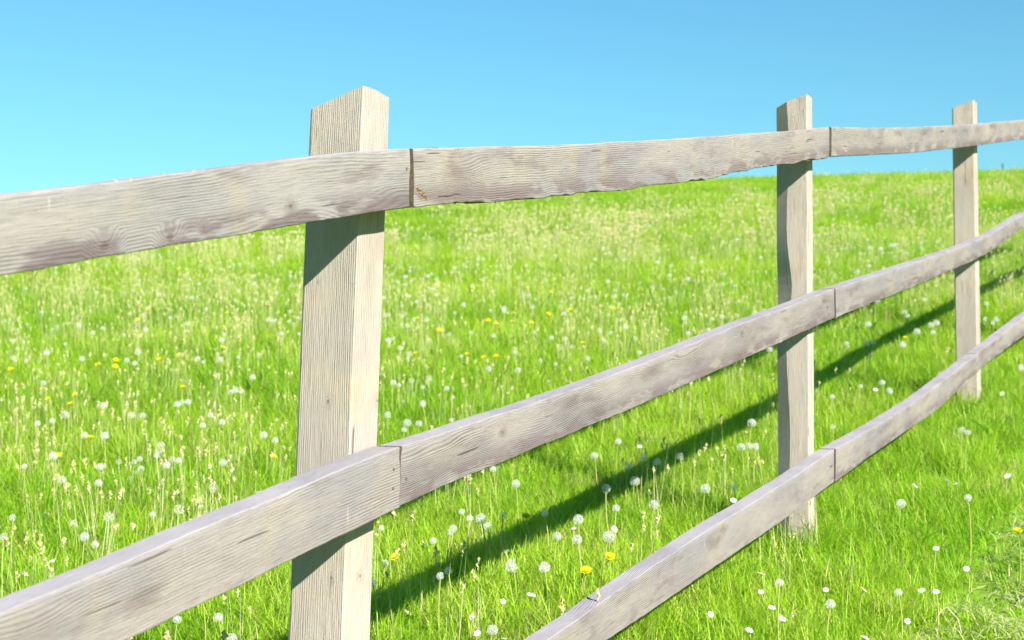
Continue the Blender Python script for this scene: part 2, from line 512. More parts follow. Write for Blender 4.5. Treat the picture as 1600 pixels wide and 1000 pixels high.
BOARD = {('top', 0): rail_material('knotty_rail_wood', spots=knots_on(TOP_T, TOP_B, 1, [(450, 322, 0.007), (262, 372, 0.009), (160, 384, 0.010), (315, 356, 0.004)]), warp=0.085, edge_stain=1.0, line=0.55, freq=0.0055,
                              cols=((0.258, 0.238, 0.212), (0.196, 0.191, 0.196), (0.066, 0.058, 0.057), (0.132, 0.102, 0.100))),
         ('top', 1): rail_material('ragged_rail_wood', line=0.4, warp=0.03, freq=0.0045),
         ('mid', 0): rail_material('straight_rail_wood', line=0.4, warp=0.015, edge_stain=0.2, knots=True),
         ('mid', 1): rail_material('flame_rail_wood', line=0.88, warp=0.11, spots=knots_on(MID_T, MID_B, 11, [(785, 676, 0.007), (858, 622, 0.004), (1160, 520, 0.005)])),
         ('low', 1): rail_material('plain_rail_wood', line=0.3, warp=0.02, edge_stain=0.3)}
RL = {('top', 0): 'knotty grey top rail with purple stains along its lower edge', ('top', 1): 'top rail with a ragged lower edge and a fresh yellow splinter',
      ('mid', 1): 'middle rail with wavy flame grain', ('mid', 0): 'smooth straight grained middle rail'}
for r_i, (rn, T, B) in enumerate((('top', TOP_T, TOP_B), ('mid', MID_T, MID_B), ('low', LOW_T, LOW_B))):
    js = J[rn]
    for k in range(6):
        gap = {('top', 0): 0.023, ('top', 1): 0.024, ('mid', 0): 0.016, ('mid', 1): 0.006, ('mid', 2): 0.004}.get((rn, k), 0.007)
        RAILS[rn, k] = make_rail(js[k] + gap / 2, js[k + 1] - gap / 2, T, B, proud=(0.005, 0.0, 0.004, 0.001)[(k + r_i * (r_i == 2)) % 4],
                                 seed=r_i * 7 + k * 3 + 1, rag=0.0036 if (rn, k) == ('top', 1) else 0.0013, label=RL.get((rn, k)), mat=BOARD.get((rn, k)))

def make_post(front_edge, wf, ws, seed, slope_back=0.035, slope_along=-0.010, chamfer=0.0, chamfer_wave=0.0, label=None, twist=0.0, mat=None):
    """a sawn post; FRONT_EDGE = ((d, z) top, (d, z) bottom) of its front corner nearest the camera"""
    (dt, zt), (db, zb) = front_edge
    n0 = RT + 0.001
    nz = 60
    V, gr, F = [], [], []
    prof = []
    def ring(t, h):
        # corners in (along, away), starting at the near front corner and going round
        cw = chamfer * (1 + chamfer_wave * (mnoise.noise(Vector((h * 3.0, seed, 0))) + 0.9 * math.exp(-((h - 1.02) / 0.10) ** 2))) if chamfer else 0.006
        ch2 = cw * 0.55
        c = 0.0022
        P = [(0, c), (c, 0)]
        for i in (1, 2, 3): P.append((wf * i / 4, 0))
        P += [(wf - c, 0), (wf, c)]
        for i in (1, 2, 3): P.append((wf, ws * i / 4))
        P += [(wf, ws - c), (wf - c, ws)]
        for i in (1, 2, 3): P.append((wf - (wf - ch2) * i / 4, ws))
        P += [(ch2, ws), (0, ws - cw)]
        for i in (1, 2, 3): P.append((0, (ws - cw) * (1 - i / 4) + c * i / 4))
        return P
    np_ = len(ring(0, 0))
    for i in range(nz + 1):
        t = i / nz
        d = db + (dt - db) * t
        z = zb + (zt - zb) * t
        h = z - zb
        wav = 0.0016 * mnoise.noise(Vector((h * 3, seed * 2.1, 1)))
        for (a, b) in ring(t, h):
            zz = z
            if i == nz:
                zz = z - slope_back * (b / ws) + slope_along * (a / wf) ** 2 + 0.002 * mnoise.noise(Vector((a * 90, b * 90, seed)))
            elif i > nz - 6:
                f = (i - (nz - 6)) / 6
                zz = z + f * (-slope_back * (b / ws) + slope_along * (a / wf) ** 2)
            q = 0.0009 * mnoise.noise(Vector((a * 40, b * 40 + seed, h * 6)))
            V.append((d - db + a + wav + q, n0 + b + wav + q + twist * t, zz - zb))
            gr.append((h, a * 0.25 + seed, b + a * 0.6 + seed * 0.37))
    for i in range(nz):
        for j in range(np_):
            a, b = i * np_ + j, i * np_ + (j + 1) % np_
            F.append((a, b, b + np_, a + np_))
    F.append(tuple(range(np_))[::-1])
    F.append(tuple(nz * np_ + j for j in range(np_)))
    me = mesh_from('post', V, F, mat or M_POST)
    bm = bmesh.new(); bm.from_mesh(me); bmesh.ops.recalc_face_normals(bm, faces=bm.faces); bm.to_mesh(me); bm.free()
    set_grain(me, gr)
    o = add_part('post', me, world(db, 0, zb))
    if label: o['label'] = label
    return o
def pe(a, b, extra=0.0):
    """front corner of a post from two pixels, carried on down into the soil"""
    (d1, z1), (d2, z2) = on_plane(*a, RT), on_plane(*b, RT)
    p = world(d2, RT, 0)
    zg = ground_z(p.x, p.y) - 0.12
    k = (zg - z1) / (z2 - z1)
    return ((d1, z1), (d1 + (d2 - d1) * k, zg))
fe1 = pe((569, 134), (536, 1000))
kz = [on_plane(x, y, RT)[1] - fe1[1][1] for x, y in ((548, 628), (550, 560), (540, 905), (560, 440))]
M_POST1 = wood_material('knotted_post_wood', *POST_COLS, spots=[(kz[0], 0.37 + 0.052, 0.0042), (kz[2], 0.37 + 0.03, 0.003), (kz[3], 0.37 + 0.085, 0.002)], **POST_KW)
P1 = make_post(fe1, 0.092, 0.120, 1, mat=M_POST1, label='wide pale post split by a notched joint in the top rail')
make_post(pe((1261, 147), (1265, 832)), 0.062, 0.116, 2, chamfer=0.046, chamfer_wave=0.35, slope_along=-0.004, label='narrow post with a wavy bark-edged rear corner')
make_post(pe((1521, 156), (1528, 622)), 0.085, 0.104, 3, slope_along=-0.004)
for d in (-5.32, 5.42, 8.1, 10.8):
    p = world(d, RT, 0)
    zg = ground_z(p.x, p.y)
    make_post(((d + 0.01, zg + 1.40), (d, zg - 0.12)), 0.08, 0.105, 4 + d)

# nails: two dark heads at the end of each rail, driven into the posts
def nail_mesh():
    bm = bmesh.new()
    bmesh.ops.create_cone(bm, cap_ends=True, segments=10, radius1=0.0036, radius2=0.0028, depth=0.003, matrix=Matrix.Rotation(R(90), 4, 'X'))
    me = bpy.data.meshes.new('nail_head'); bm.to_mesh(me); bm.free()
    me.materials.append(M_NAIL)
    return me
NAIL = nail_mesh()
def nail_on(rail, d, z, n=-0.001):
    o = bpy.data.objects.new('nail_head', NAIL)
    COL.objects.link(o)
    o.parent = rail
    w = world(d, n, z) - RAIL_LOC[rail.name]
    o.location = (w.dot(DV), w.dot(BV), w.z)
    return o
for rail, px, n in ((('mid', 0), [(611, 733), (610, 763)], -0.0055), (('mid', 1), [(634, 748)], -0.0008), (('top', 0), [(631, 264)], -0.0055),
                   (('low', 1), [(1297, 728)], -0.0058), (('mid', 1), [(1293, 480)], -0.0008)):
    for p in px:
        d, z = on_plane(*p)
        nail_on(RAILS[rail], d, z, n)
# a torn yellow splinter on the lower edge of the top rail beside the joint
def splinter():
    V, F = [], []
    rs = random.Random(3)
    for k in range(13):
        x = 0.004 + k * 0.0026 + rs.uniform(-.002, .002); z = -0.0012 - k * 0.0011 + rs.uniform(-.004, .004)
        l, w, h = rs.uniform(.008, .017), rs.uniform(.0008, .0016), rs.uniform(.001, .003)
        a = -0.25 + rs.uniform(-.35, .35)
        b = len(V)
        dx, dz = math.cos(a) * l, math.sin(a) * l
        V += [(x, 0, z - w), (x, 0, z + w), (x, -h, z), (x + dx, -h * .3, z + dz), (x + dx, 0.001, z + dz)]
        F += [(b, b + 2, b + 3), (b + 2, b + 1, b + 3), (b, b + 3, b + 4), (b + 1, b + 4, b + 3), (b, b + 1, b + 2)]
    rail = RAILS['top', 1]
    o = bpy.data.objects.new('wood_splinter', mesh_from('wood_splinter', V, F, M_SPLINTER))
    COL.objects.link(o); o.parent = rail
    d, z = on_plane(648, 293)
    w = world(d, -0.0005, z) - RAIL_LOC[rail.name]
    o.location = (w.dot(DV), w.dot(BV), w.z)
splinter()
def fibres(rail, T, B, spans, mat, seed, name='torn_fibre'):
    """thin torn fibres and bark threads left hanging along a board's edges"""
    rs = random.Random(seed)
    V, F = [], []
    for (x0, x1, n, lo, ln) in spans:
        for k in range(n):
            x = rs.uniform(x0, x1)
            d = on_plane(x, 300)[0]
            z = smoothed(B, d) + 0.001 if lo else smoothed(T, d) - 0.001
            p = world(d, rs.uniform(0.0, 0.012), z) - RAIL_LOC[rail.name]
            q = Vector((p.dot(DV), p.dot(BV), p.z))
            a = rs.choice((0, math.pi)) + rs.uniform(-.35, .35)
            l = ln * rs.uniform(.4, 1.2); w = rs.uniform(.0009, .0022)
            e = q + Vector((math.cos(a) * l, rs.uniform(-.004, .004), (-1 if lo else 1) * l * rs.uniform(.08, .4)))
            b = len(V)
            V += [q + Vector((0, 0, w)), q - Vector((0, 0, w)), q + Vector((0, w, 0)), e]
            F += [(b, b + 1, b + 3), (b + 1, b + 2, b + 3), (b + 2, b, b + 3)]
    o = bpy.data.objects.new(name, mesh_from(name, V, F, mat))
    COL.objects.link(o); o.parent = rail
    o['kind'] = 'stuff'                        # frayed edge nobody could count
fibres(RAILS['top', 1], TOP_T, TOP_B, [(660, 1180, 46, True, 0.012), (1255, 1294, 22, True, 0.014), (670, 700, 8, False, 0.010)], M_BARK, 11)
fibres(RAILS['top', 0], TOP_T, TOP_B, [(600, 636, 10, True, 0.010), (150, 420, 14, False, 0.012)], M_SPLINTER, 12)
fibres(RAILS['top', 2], TOP_T, TOP_B, [(1310, 1345, 8, True, 0.012), (1525, 1540, 10, True, 0.012)], M_BARK, 13)
fibres(RAILS['mid', 1], MID_T, MID_B, [(700, 1250, 16, False, 0.012)], M_SPLINTER, 14)
def bark_scrap():
    rs = random.Random(9)
    V, F = [], []
    for k in range(22):
        z = rs.uniform(-.03, .03); y = rs.uniform(0.0, 0.02); l = rs.uniform(.008, .02)
        b = len(V)
        V += [(0, y, z), (0.004, y + rs.uniform(-.004, .004), z + l), (rs.uniform(.004, .011), y, z + rs.uniform(-.01, .01)), (0, y + .006, z - l * .5)]
        F += [(b, b + 1, b + 2), (b, b + 2, b + 3)]
    o = bpy.data.objects.new('bark_scrap', mesh_from('bark_scrap', V, F, M_BARK))
    COL.objects.link(o); o.parent = P1
    d, z = on_plane(580, 853, RT)
    w = world(d, RT + 0.002, z) - world(fe1[1][0], 0, fe1[1][1])
    o.location = (w.dot(DV), w.dot(BV), w.z)
bark_scrap()

# ------------------------------------------------------------------ grass
PROTO = bpy.data.collections.new('plants_to_scatter')       # not linked: only scattered copies show

def blade(V, F, B, base, yaw, height, width, lean, curl, nseg, tone):
    c, s = math.cos(yaw), math.sin(yaw)
    i0 = len(V)
    for i in range(nseg + 1):
        t = i / nseg
        w = width * (1 - t ** 1.6) * 0.5
        off = lean * t + curl * t * t
        z = height * (t - 0.28 * (lean + curl) ** 2 / max(height, .01) ** 2 * t * t * 0.5)
        px, py = base[0] + c * off, base[1] + s * off
        if i < nseg:
            V.append((px - s * w, py + c * w, z)); V.append((px + s * w, py - c * w, z))
            B += [tone, tone]
        else:
            V.append((px, py, z)); B.append(tone)
    for i in range(nseg):
        a = i0 + 2 * i
        if i < nseg - 1: F.append((a, a + 1, a + 3, a + 2))
        else: F.append((a, a + 1, a + 2))
def tuft_object(name, n, radius, hmin, hmax, width, nseg, lean=0.5, seed=0, mat=None, flat=False, dry=1.0):
    rs = random.Random(seed)
    V, F, B = [], [], []
    for k in range(n):
        a = rs.uniform(0, 2 * math.pi); r = radius * math.sqrt(rs.random())
        h = rs.uniform(hmin, hmax) * (0.75 + 0.25 * rs.random())
        yaw = rs.uniform(0, 2 * math.pi)
        ln = h * rs.uniform(0.05, lean); cu = h * rs.uniform(0.0, lean) * (1.5 if rs.random() < 0.25 else 0.8)
        if flat:
            ln = rs.uniform(0.05, 0.11); cu = rs.uniform(-0.02, 0.03); h = rs.uniform(0.008, 0.03)
        blade(V, F, B, (r * math.cos(a), r * math.sin(a)), yaw, h, width * rs.uniform(0.7, 1.35), ln, cu, nseg, rs.random() * dry)
    me = mesh_from(name, V, F, mat or M_GRASS)
    at = me.attributes.new('blade', 'FLOAT', 'POINT'); at.data.foreach_set('value', np.array(B, dtype=np.float32))
    o = bpy.data.objects.new(name, me)
    return o
def seed_stalks(name, n, radius, hmin, hmax, seed, wide=1.0):
    """pale flowering grass: thin stalks that end in a loose spike of husks"""
    rs = random.Random(seed)
    V, F, B = [], [], []
    for k in range(n):
        a = rs.uniform(0, 6.283); r = radius * math.sqrt(rs.random())
        bx, by = r * math.cos(a), r * math.sin(a)
        h = rs.uniform(hmin, hmax); yaw = rs.uniform(0, 6.283); ln = h * rs.uniform(0.02, 0.22)
        tone = rs.random()
        for q in range(2):
            blade(V, F, B, (bx, by), yaw + q * 1.57, h, 0.0026 * wide, ln, 0, 2, tone)
        hl = h * rs.uniform(0.07, 0.16)
        for j in range(14):
            t = 1 - hl / h * (j / 14.0) * 0.95
            x = bx + math.cos(yaw) * ln * t; y = by + math.sin(yaw) * ln * t; z = h * t
            s = rs.uniform(0.0035, 0.0065) * wide * (0.6 + 0.8 * math.sin(math.pi * min(1, j / 13 + .1)))
            a2 = rs.uniform(0, 6.283)
            i0 = len(V)
            ca, sa = math.cos(a2), math.sin(a2)
            V += [(x - sa * s * .35, y + ca * s * .35, z), (x + ca * s * 1.1, y + sa * s * 1.1, z + s * .9), (x + sa * s * .35, y - ca * s * .35, z), (x + ca * s * .2, y + sa * s * .2, z + s * 1.7)]
            B += [tone] * 4
            F += [(i0, i0 + 1, i0 + 3), (i0 + 1, i0 + 2, i0 + 3)]
    me = mesh_from(name, V, F, M_SEED)
    at = me.attributes.new('blade', 'FLOAT', 'POINT'); at.data.foreach_set('value', np.array(B, dtype=np.float32))
    return bpy.data.objects.new(name, me)

def scatter(name, protos, pts, label, cat):
    """ONE object of stuff: points carrying copies of the small plants in PROTOS; pts = (x, y, z, index, scale, yaw, tilt x, tilt y, tint)"""
    col = bpy.data.collections.new(name + '_kinds')
    for i, o in enumerate(protos):
        o.name = '%s_kind_%02d' % (name, i)
        col.objects.link(o)
    A = np.array(pts, dtype=np.float32)
    me = bpy.data.meshes.new(name)
    me.vertices.add(len(A))
    me.vertices.foreach_set('co', A[:, :3].ravel())
    def attr(nm, typ, field, data):
        a = me.attributes.new(nm, typ, 'POINT'); a.data.foreach_set(field, data)
    attr('pick', 'INT', 'value', A[:, 3].astype(np.int32))
    attr('size', 'FLOAT', 'value', A[:, 4].copy())
    attr('turn', 'FLOAT_VECTOR', 'vector', np.stack([A[:, 6], A[:, 7], A[:, 5]], 1).ravel())
    attr('tint', 'FLOAT', 'value', A[:, 8].copy())
    o = link(bpy.data.objects.new(name, me))
    ng = bpy.data.node_groups.new(name + '_scatter', 'GeometryNodeTree')
    ng.interface.new_socket('Geometry', in_out='INPUT', socket_type='NodeSocketGeometry')
    ng.interface.new_socket('Geometry', in_out='OUTPUT', socket_type='NodeSocketGeometry')
    gi = ng.nodes.new('NodeGroupInput'); go = ng.nodes.new('NodeGroupOutput')
    ci = ng.nodes.new('GeometryNodeCollectionInfo')
    ci.inputs['Collection'].default_value = col
    ci.inputs['Separate Children'].default_value = True
    ci.inputs['Reset Children'].default_value = True
    ip = ng.nodes.new('GeometryNodeInstanceOnPoints')
    ip.inputs['Pick Instance'].default_value = True
    def na(nm, typ):
        n = ng.nodes.new('GeometryNodeInputNamedAttribute'); n.data_type = typ; n.inputs['Name'].default_value = nm
        return n.outputs['Attribute']
    L = ng.links.new
    L(gi.outputs[0], ip.inputs['Points']); L(ci.outputs[0], ip.inputs['Instance'])
    L(na('pick', 'INT'), ip.inputs['Instance Index'])
    L(na('turn', 'FLOAT_VECTOR'), ip.inputs['Rotation'])
    L(na('size', 'FLOAT'), ip.inputs['Scale'])
    L(ip.outputs[0], go.inputs[0])
    md = o.modifiers.new('scatter', 'NODES'); md.node_group = ng
    tag(o, label, cat, kind='stuff')
    return o

# the trodden, mown strip in front of the fence at the lower right
def mown(x, y):
    d, n = fence_dn(x, y)
    e = 0.18 * mnoise.noise(Vector((x * 1.3, y * 1.3, 9)))
    return n < -0.45 + e
def in_post(x, y):
    d, n = fence_dn(x, y)
    return 0.03 < n < 0.18 and any(-0.03 < d - q < 0.12 for q in (-2.60, 0.03, 2.68))

NEAR_K, MID_K, FAR_K, MOWN_K = 6, 5, 5, 4
protos = [tuft_object('t', 52, 0.075, 0.05, 0.175, 0.0040, 3, 0.85, 10 + i) for i in range(NEAR_K)]
protos += [tuft_object('t', 64, 0.12, 0.05, 0.17, 0.0052, 2, 0.8, 30 + i) for i in range(MID_K)]
protos += [tuft_object('t', 90, 0.25, 0.05, 0.17, 0.0085, 2, 0.75, 50 + i) for i in range(FAR_K)]
protos += [tuft_object('t', 40, 0.09, 0.02, 0.06, 0.004, 2, 1.0, 70 + i, flat=False) for i in range(MOWN_K)]
protos += [tuft_object('t', 26, 0.12, 0.02, 0.05, 0.0036, 2, 1.0, 80 + i, mat=M_CLIP, flat=True) for i in range(3)]
CLIP0 = NEAR_K + MID_K + FAR_K + MOWN_K
protos += [tuft_object('t', 9, 0.03, 0.05, 0.12, 0.022, 4, 1.3, 90 + i, mat=M_LEAF) for i in range(3)]
protos += [tuft_object('t', 60, 0.08, 0.05, 0.11, 0.0038, 2, 0.9, 95 + i, mat=M_THATCH) for i in range(2)]
pts = []
def half_width(y): return 0.37 * y + 1.6
def sample_band(y0, y1, dens):
    """random ground points of the wedge the camera looks into (and a step to either side)"""
    area = (half_width(y0) + half_width(y1)) * (y1 - y0)
    n = int(area * dens)
    ys = rng.uniform(y0, y1, n * 2)
    keep = rng.uniform(0, half_width(y1), n * 2) < np.array([half_width(v) for v in ys])
    ys = ys[keep][:n]
    return [(rng.uniform(-half_width(v), half_width(v)), v) for v in ys]
def sward(x, y):
    return 0.5 + 0.5 * mnoise.noise(Vector((x * 0.55, y * 0.55, 3.3))) + 0.25 * mnoise.noise(Vector((x * 1.9, y * 1.9, 7.3)))
for (y0, y1, dens, lo, nk) in ((1.6, 5.0, 260, 0, NEAR_K), (5.0, 9.0, 210, 0, NEAR_K), (9.0, 15.0, 120, NEAR_K, MID_K), (15.0, 24.0, 85, NEAR_K, MID_K), (24.0, 40.0, 36, NEAR_K + MID_K, FAR_K), (40.0, 62.0, 22, NEAR_K + MID_K, FAR_K)):
    for x, y in sample_band(y0, y1, dens):
        if in_post(x, y): continue
        z = ground_z(x, y) - 0.006
        tint = min(1, max(0, rng.normal(0.5, 0.22)))
        yaw, tx, ty = rng.uniform(0, 6.283), rng.normal(0, 0.12), rng.normal(0, 0.12)
        if y < 9 and mown(x, y):
            if rng.random() < 0.7: pts.append((x, y, z, NEAR_K + MID_K + FAR_K + rng.integers(MOWN_K), rng.uniform(0.8, 1.3), yaw, tx, ty, tint))
            if rng.random() < 0.75 * min(1, max(0, -0.46 - fence_dn(x, y)[1]) * 5): pts.append((x, y, z + rng.uniform(0.02, 0.05), CLIP0 + rng.integers(3), rng.uniform(0.7, 1.2), yaw, tx, ty, tint))
            continue
        d, n = fence_dn(x, y)
        s = (0.72 + 0.55 * sward(x, y)) * rng.uniform(0.8, 1.15)
        if n < -0.2: s *= max(0.5, 1 + (n + 0.2) * 1.0)
        u = rng.random()
        if y < 15 and u < 0.05: pts.append((x, y, z, CLIP0 + 3 + rng.integers(3), s * rng.uniform(.8, 1.3), yaw, tx, ty, tint))
        elif y < 24 and u < 0.13: pts.append((x, y, z, CLIP0 + 6 + rng.integers(2), s * rng.uniform(.8, 1.4), yaw, tx, ty, tint))
        if y > 40: s *= rng.uniform(0.7, 1.35)
        pts.append((x, y, z, lo + rng.integers(nk), s, yaw, tx, ty, tint))
scatter('grass', protos, pts, 'bright green meadow grass covering the whole hillside', 'grass')

# pale flowering grass, thicker in drifts through the middle of the meadow
protos = [seed_stalks('s', 5, 0.10, 0.16, 0.32, 100 + i) for i in range(4)] + [seed_stalks('s', 10, 0.25, 0.14, 0.30, 120 + i, wide=2.0) for i in range(4)]
pts = []
for (y0, y1, dens, lo) in ((2.2, 6.0, 9, 0), (6.0, 9.0, 20, 0), (9.0, 18.0, 32, 0), (18.0, 30.0, 7, 4), (30.0, 52.0, 1.5, 4)):
    for x, y in sample_band(y0, y1, dens):
        if in_post(x, y) or mown(x, y) and y < 9: continue
        d, n = fence_dn(x, y)
        q = 0.5 + 0.6 * mnoise.noise(Vector((x * 0.45 + 4, y * 0.3, 13.3))) + 0.3 * mnoise.noise(Vector((x * 1.5, y * 1.5, 2.3)))
        w = math.exp(-((n - 5.5) / 4.0) ** 2) * (1.25 if d < 1.5 else 0.8)
        if rng.random() > q * (0.25 + 0.9 * w): continue
        pts.append((x, y, ground_z(x, y), lo + rng.integers(4), rng.uniform(0.75, 1.15) * (0.7 if n < 0 else 1.0), rng.uniform(0, 6.283), rng.normal(0, .06), rng.normal(0, .06), rng.random()))
scatter('flowering_grass', protos, pts, 'pale tan flowering grass stalks drifting through the meadow behind the fence', 'grass')

# ------------------------------------------------------------------ flowers
def tube(V, F, p0, p1, r0, r1, n=5, bend=(0, 0), segs=3):
    i0 = len(V)
    for k in range(segs + 1):
        t = k / segs
        c = Vector(p0).lerp(Vector(p1), t) + Vector((bend[0], bend[1], 0)) * math.sin(math.pi * t)
        r = r0 + (r1 - r0) * t
        for j in range(n):
            a = 6.283185 * j / n
            V.append((c.x + r * math.cos(a), c.y + r * math.sin(a), c.z))
    for k in range(segs):
        for j in range(n):
            a, b = i0 + k * n + j, i0 + k * n + (j + 1) % n
            F.append((a, b, b + n, a + n))
def stem_mesh(seed, name='stem'):
    """a one metre tall stem, scaled to each flower"""
    rs = random.Random(seed)
    V, F = [], []
    tube(V, F, (0, 0, -0.1), (0, 0, 1), 0.0026, 0.0019, 5, (rs.uniform(-.012, .012), rs.uniform(-.012, .012)), 6)
    return mesh_from(name, V, F, M_STEM, True)
def sphere_dirs(n, up=-0.75):
    ds = []
    for i in range(n):
        z = 1 - (i + 0.5) / n * (1 - up)
        a = i * 2.399963
        r = math.sqrt(max(0, 1 - z * z))
        ds.append(Vector((r * math.cos(a), r * math.sin(a), z)))
    return ds
def clock_mesh(seed, n=130, rad=0.021, name='seed_head', spoke=8, w=0.00042, missing=0.0, mat=None):
    rs = random.Random(seed)
    V, F = [], []
    gap = Vector((rs.uniform(-1, 1), rs.uniform(-1, 1), rs.uniform(-.3, .6))).normalized()
    for dr in sphere_dirs(n):
        dr = (dr + Vector((rs.uniform(-.08, .08), rs.uniform(-.08, .08), rs.uniform(-.08, .08)))).normalized()
        if missing and dr.dot(gap) > 1 - missing: continue
        t1 = dr.orthogonal().normalized(); t2 = dr.cross(t1)
        r = rad * rs.uniform(0.84, 0.95)
        i0 = len(V)
        V += [tuple(dr * 0.004 + t1 * w * .5), tuple(dr * 0.004 - t1 * w * .5), tuple(dr * r)]
        F.append((i0, i0 + 1, i0 + 2))
        ro = rs.uniform(0, 6.28)
        for k in range(spoke):
            a = ro + 6.283 * k / spoke
            u = t1 * math.cos(a) + t2 * math.sin(a)
            v = t2 * math.cos(a) - t1 * math.sin(a)
            tip = dr * (r + rad * 0.14) + u * rad * rs.uniform(0.19, 0.27)
            b0 = dr * (r - rad * .02)
            i0 = len(V)
            V += [tuple(b0 - v * w), tuple(b0 + v * w), tuple(tip + v * w * .8), tuple(tip - v * w * .8)]
            F.append((i0, i0 + 1, i0 + 2, i0 + 3))
    me = mesh_from(name, V, F, mat or M_PAPPUS)
    return me
def core_mesh():
    bm = bmesh.new()
    bmesh.ops.create_icosphere(bm, subdivisions=2, radius=0.0052)
    for v in bm.verts:
        v.co.z *= 0.85
        v.co *= 1 + 0.12 * mnoise.noise(v.co * 900)
    me = bpy.data.meshes.new('seed_core'); bm.to_mesh(me); bm.free()
    me.materials.append(M_SEEDCORE)
    return me
def rays_mesh(name, n_rows, petals, rad, wid, mat, seed, cup=0.25, z0=0.0):
    rs = random.Random(seed)
    V, F = [], []
    for row in range(n_rows):
        rr = rad * (1 - 0.24 * row)
        for k in range(petals - row * 2):
            a = 6.283 * (k + 0.5 * row + rs.uniform(-.2, .2)) / (petals - row * 2)
            c, s = math.cos(a), math.sin(a)
            up = cup + 0.28 * row + rs.uniform(-.1, .1)
            i0 = len(V)
            for t, w in ((0.12, .5), (0.6, 1.0), (0.92, .8), (1.0, .3)):
                r = rr * t; z = z0 + rr * up * t * t
                V += [(c * r - s * wid * w, s * r + c * wid * w, z), (c * r + s * wid * w, s * r - c * wid * w, z)]
            for q in range(3):
                b = i0 + 2 * q
                F.append((b, b + 1, b + 3, b + 2))
    return mesh_from(name, V, F, mat)
def dome_mesh(name, r, h, mat, seed=0):
    bm = bmesh.new()
    bmesh.ops.create_icosphere(bm, subdivisions=2, radius=r)
    for v in bm.verts:
        v.co.z *= h / r
        v.co *= 1 + 0.15 * mnoise.noise(v.co * 1200 + Vector((seed, 0, 0)))
    me = bpy.data.meshes.new(name); bm.to_mesh(me); bm.free(); me.materials.append(mat)
    return me

STEMS = [stem_mesh(i) for i in range(4)]
CLOCKS = [clock_mesh(i, 84, w=0.00028, missing=(0, 0.06, 0.25, 0, 0.6)[i]) for i in range(5)]
CORE = core_mesh()
def make_kind(name, parts):
    """the first flower of a kind: an Empty with its parts"""
    root = link(bpy.data.objects.new(name, None))
    root.empty_display_size = 0.03
    for pn, me, par in parts:
        o = bpy.data.objects.new(pn, me)
        COL.objects.link(o)
        o.parent = root if par is None else [c for c in root.children if c.name.split('.')[0] == par][0]
    return root
def copy_thing(src):
    r = src.copy(); COL.objects.link(r)
    for ch in src.children:
        c = ch.copy(); COL.objects.link(c); c.parent = r
        for gch in ch.children:
            k = gch.copy(); COL.objects.link(k); k.parent = c
    return r
def place(root, ground, h, size, lean, head_tilt, stem_me, head_me, head_names):
    """stand a flower on the ground, its head H metres up and leaning by LEAN"""
    root.location = ground
    ax = Vector((lean[0], lean[1], 1)).normalized()
    q = Vector((0, 0, 1)).rotation_difference(ax)
    root.rotation_mode = 'QUATERNION'
    root.rotation_quaternion = q
    for ch in root.children:
        b = ch.name.split('.')[0]
        if b == 'stem':
            ch.data = stem_me
            ch.scale = (1, 1, h); ch.rotation_euler = (0, 0, 0)
        elif b in head_names:
            if head_me is not None and b == head_names[0]: ch.data = head_me
            ch.location = (0, 0, h)
            ch.scale = (size,) * 3
            ch.rotation_euler = head_tilt

P_CLOCKS = [(803, 884, 26), (852, 887, 21), (870, 838, 16), (1102, 764, 18), (1146, 762, 15), (1063, 714, 15), (1022, 789, 18), (1158, 699, 15), (1180, 698, 14), (1170, 697, 13), (992, 752, 18), (981, 728, 14), (1006, 716, 14), (1028, 722, 14),
    (929, 712, 14), (805, 756, 15), (772, 733, 12), (596, 825, 12), (706, 826, 14), (704, 832, 13), (760, 822, 15), (678, 845, 13), (768, 985, 20), (852, 802, 13), (733, 810, 9), (700, 892, 14), (690, 900, 13), (720, 800, 9), (788, 805, 12), (966, 690, 12), (584, 912, 14), (600, 880, 12),
    (1299, 944, 18), (1407, 787, 17), (1514, 778, 14), (1503, 672, 12), (1512, 676, 11), (1405, 926, 12), (1220, 911, 11), (1304, 667, 10), (1463, 505, 12), (1433, 518, 12), (1455, 508, 11), (1322, 537, 9), (1354, 537, 11), (1365, 535, 10), (1357, 507, 11), (1400, 468, 9), (1378, 598, 11), (1390, 611, 13), (1344, 604, 8), (1593, 575, 14), (1558, 499, 12), (1542, 475, 9), (1300, 620, 9), (1360, 556, 9),
    (936, 517, 10), (954, 520, 8), (787, 486, 9), (667, 500, 9), (810, 579, 11), (697, 607, 10), (656, 662, 12), (632, 672, 10), (1074, 436, 9), (960, 463, 8), (1129, 495, 9), (1070, 497, 10), (615, 598, 11), (660, 630, 11), (772, 525, 8), (949, 440, 8), (681, 461, 7),
    (131, 839, 17), (115, 818, 14), (149, 851, 14), (7, 839, 14), (21, 809, 14), (350, 723, 14), (280, 720, 12), (259, 727, 15), (245, 712, 10), (209, 722, 9), (154, 730, 14), (97, 750, 15), (154, 755, 14), (340, 965, 18), (364, 997, 18), (276, 968, 12), (239, 804, 11),
    (413, 680, 14), (430, 688, 12), (103, 649, 14), (57, 662, 11), (81, 658, 11), (223, 650, 12), (205, 649, 13), (162, 634, 13), (330, 649, 12), (346, 660, 12), (318, 665, 11), (285, 630, 12), (276, 632, 12), (295, 628, 11), (369, 610, 12), (360, 613, 10), (378, 612, 10), (394, 590, 11), (343, 562, 11), (199, 563, 10), (211, 568, 10), (228, 515, 9), (193, 524, 8), (160, 513, 8), (145, 520, 9), (123, 509, 8), (420, 500, 9), (436, 505, 7), (466, 497, 7), (292, 506, 8), (375, 413, 6), (349, 523, 8)]
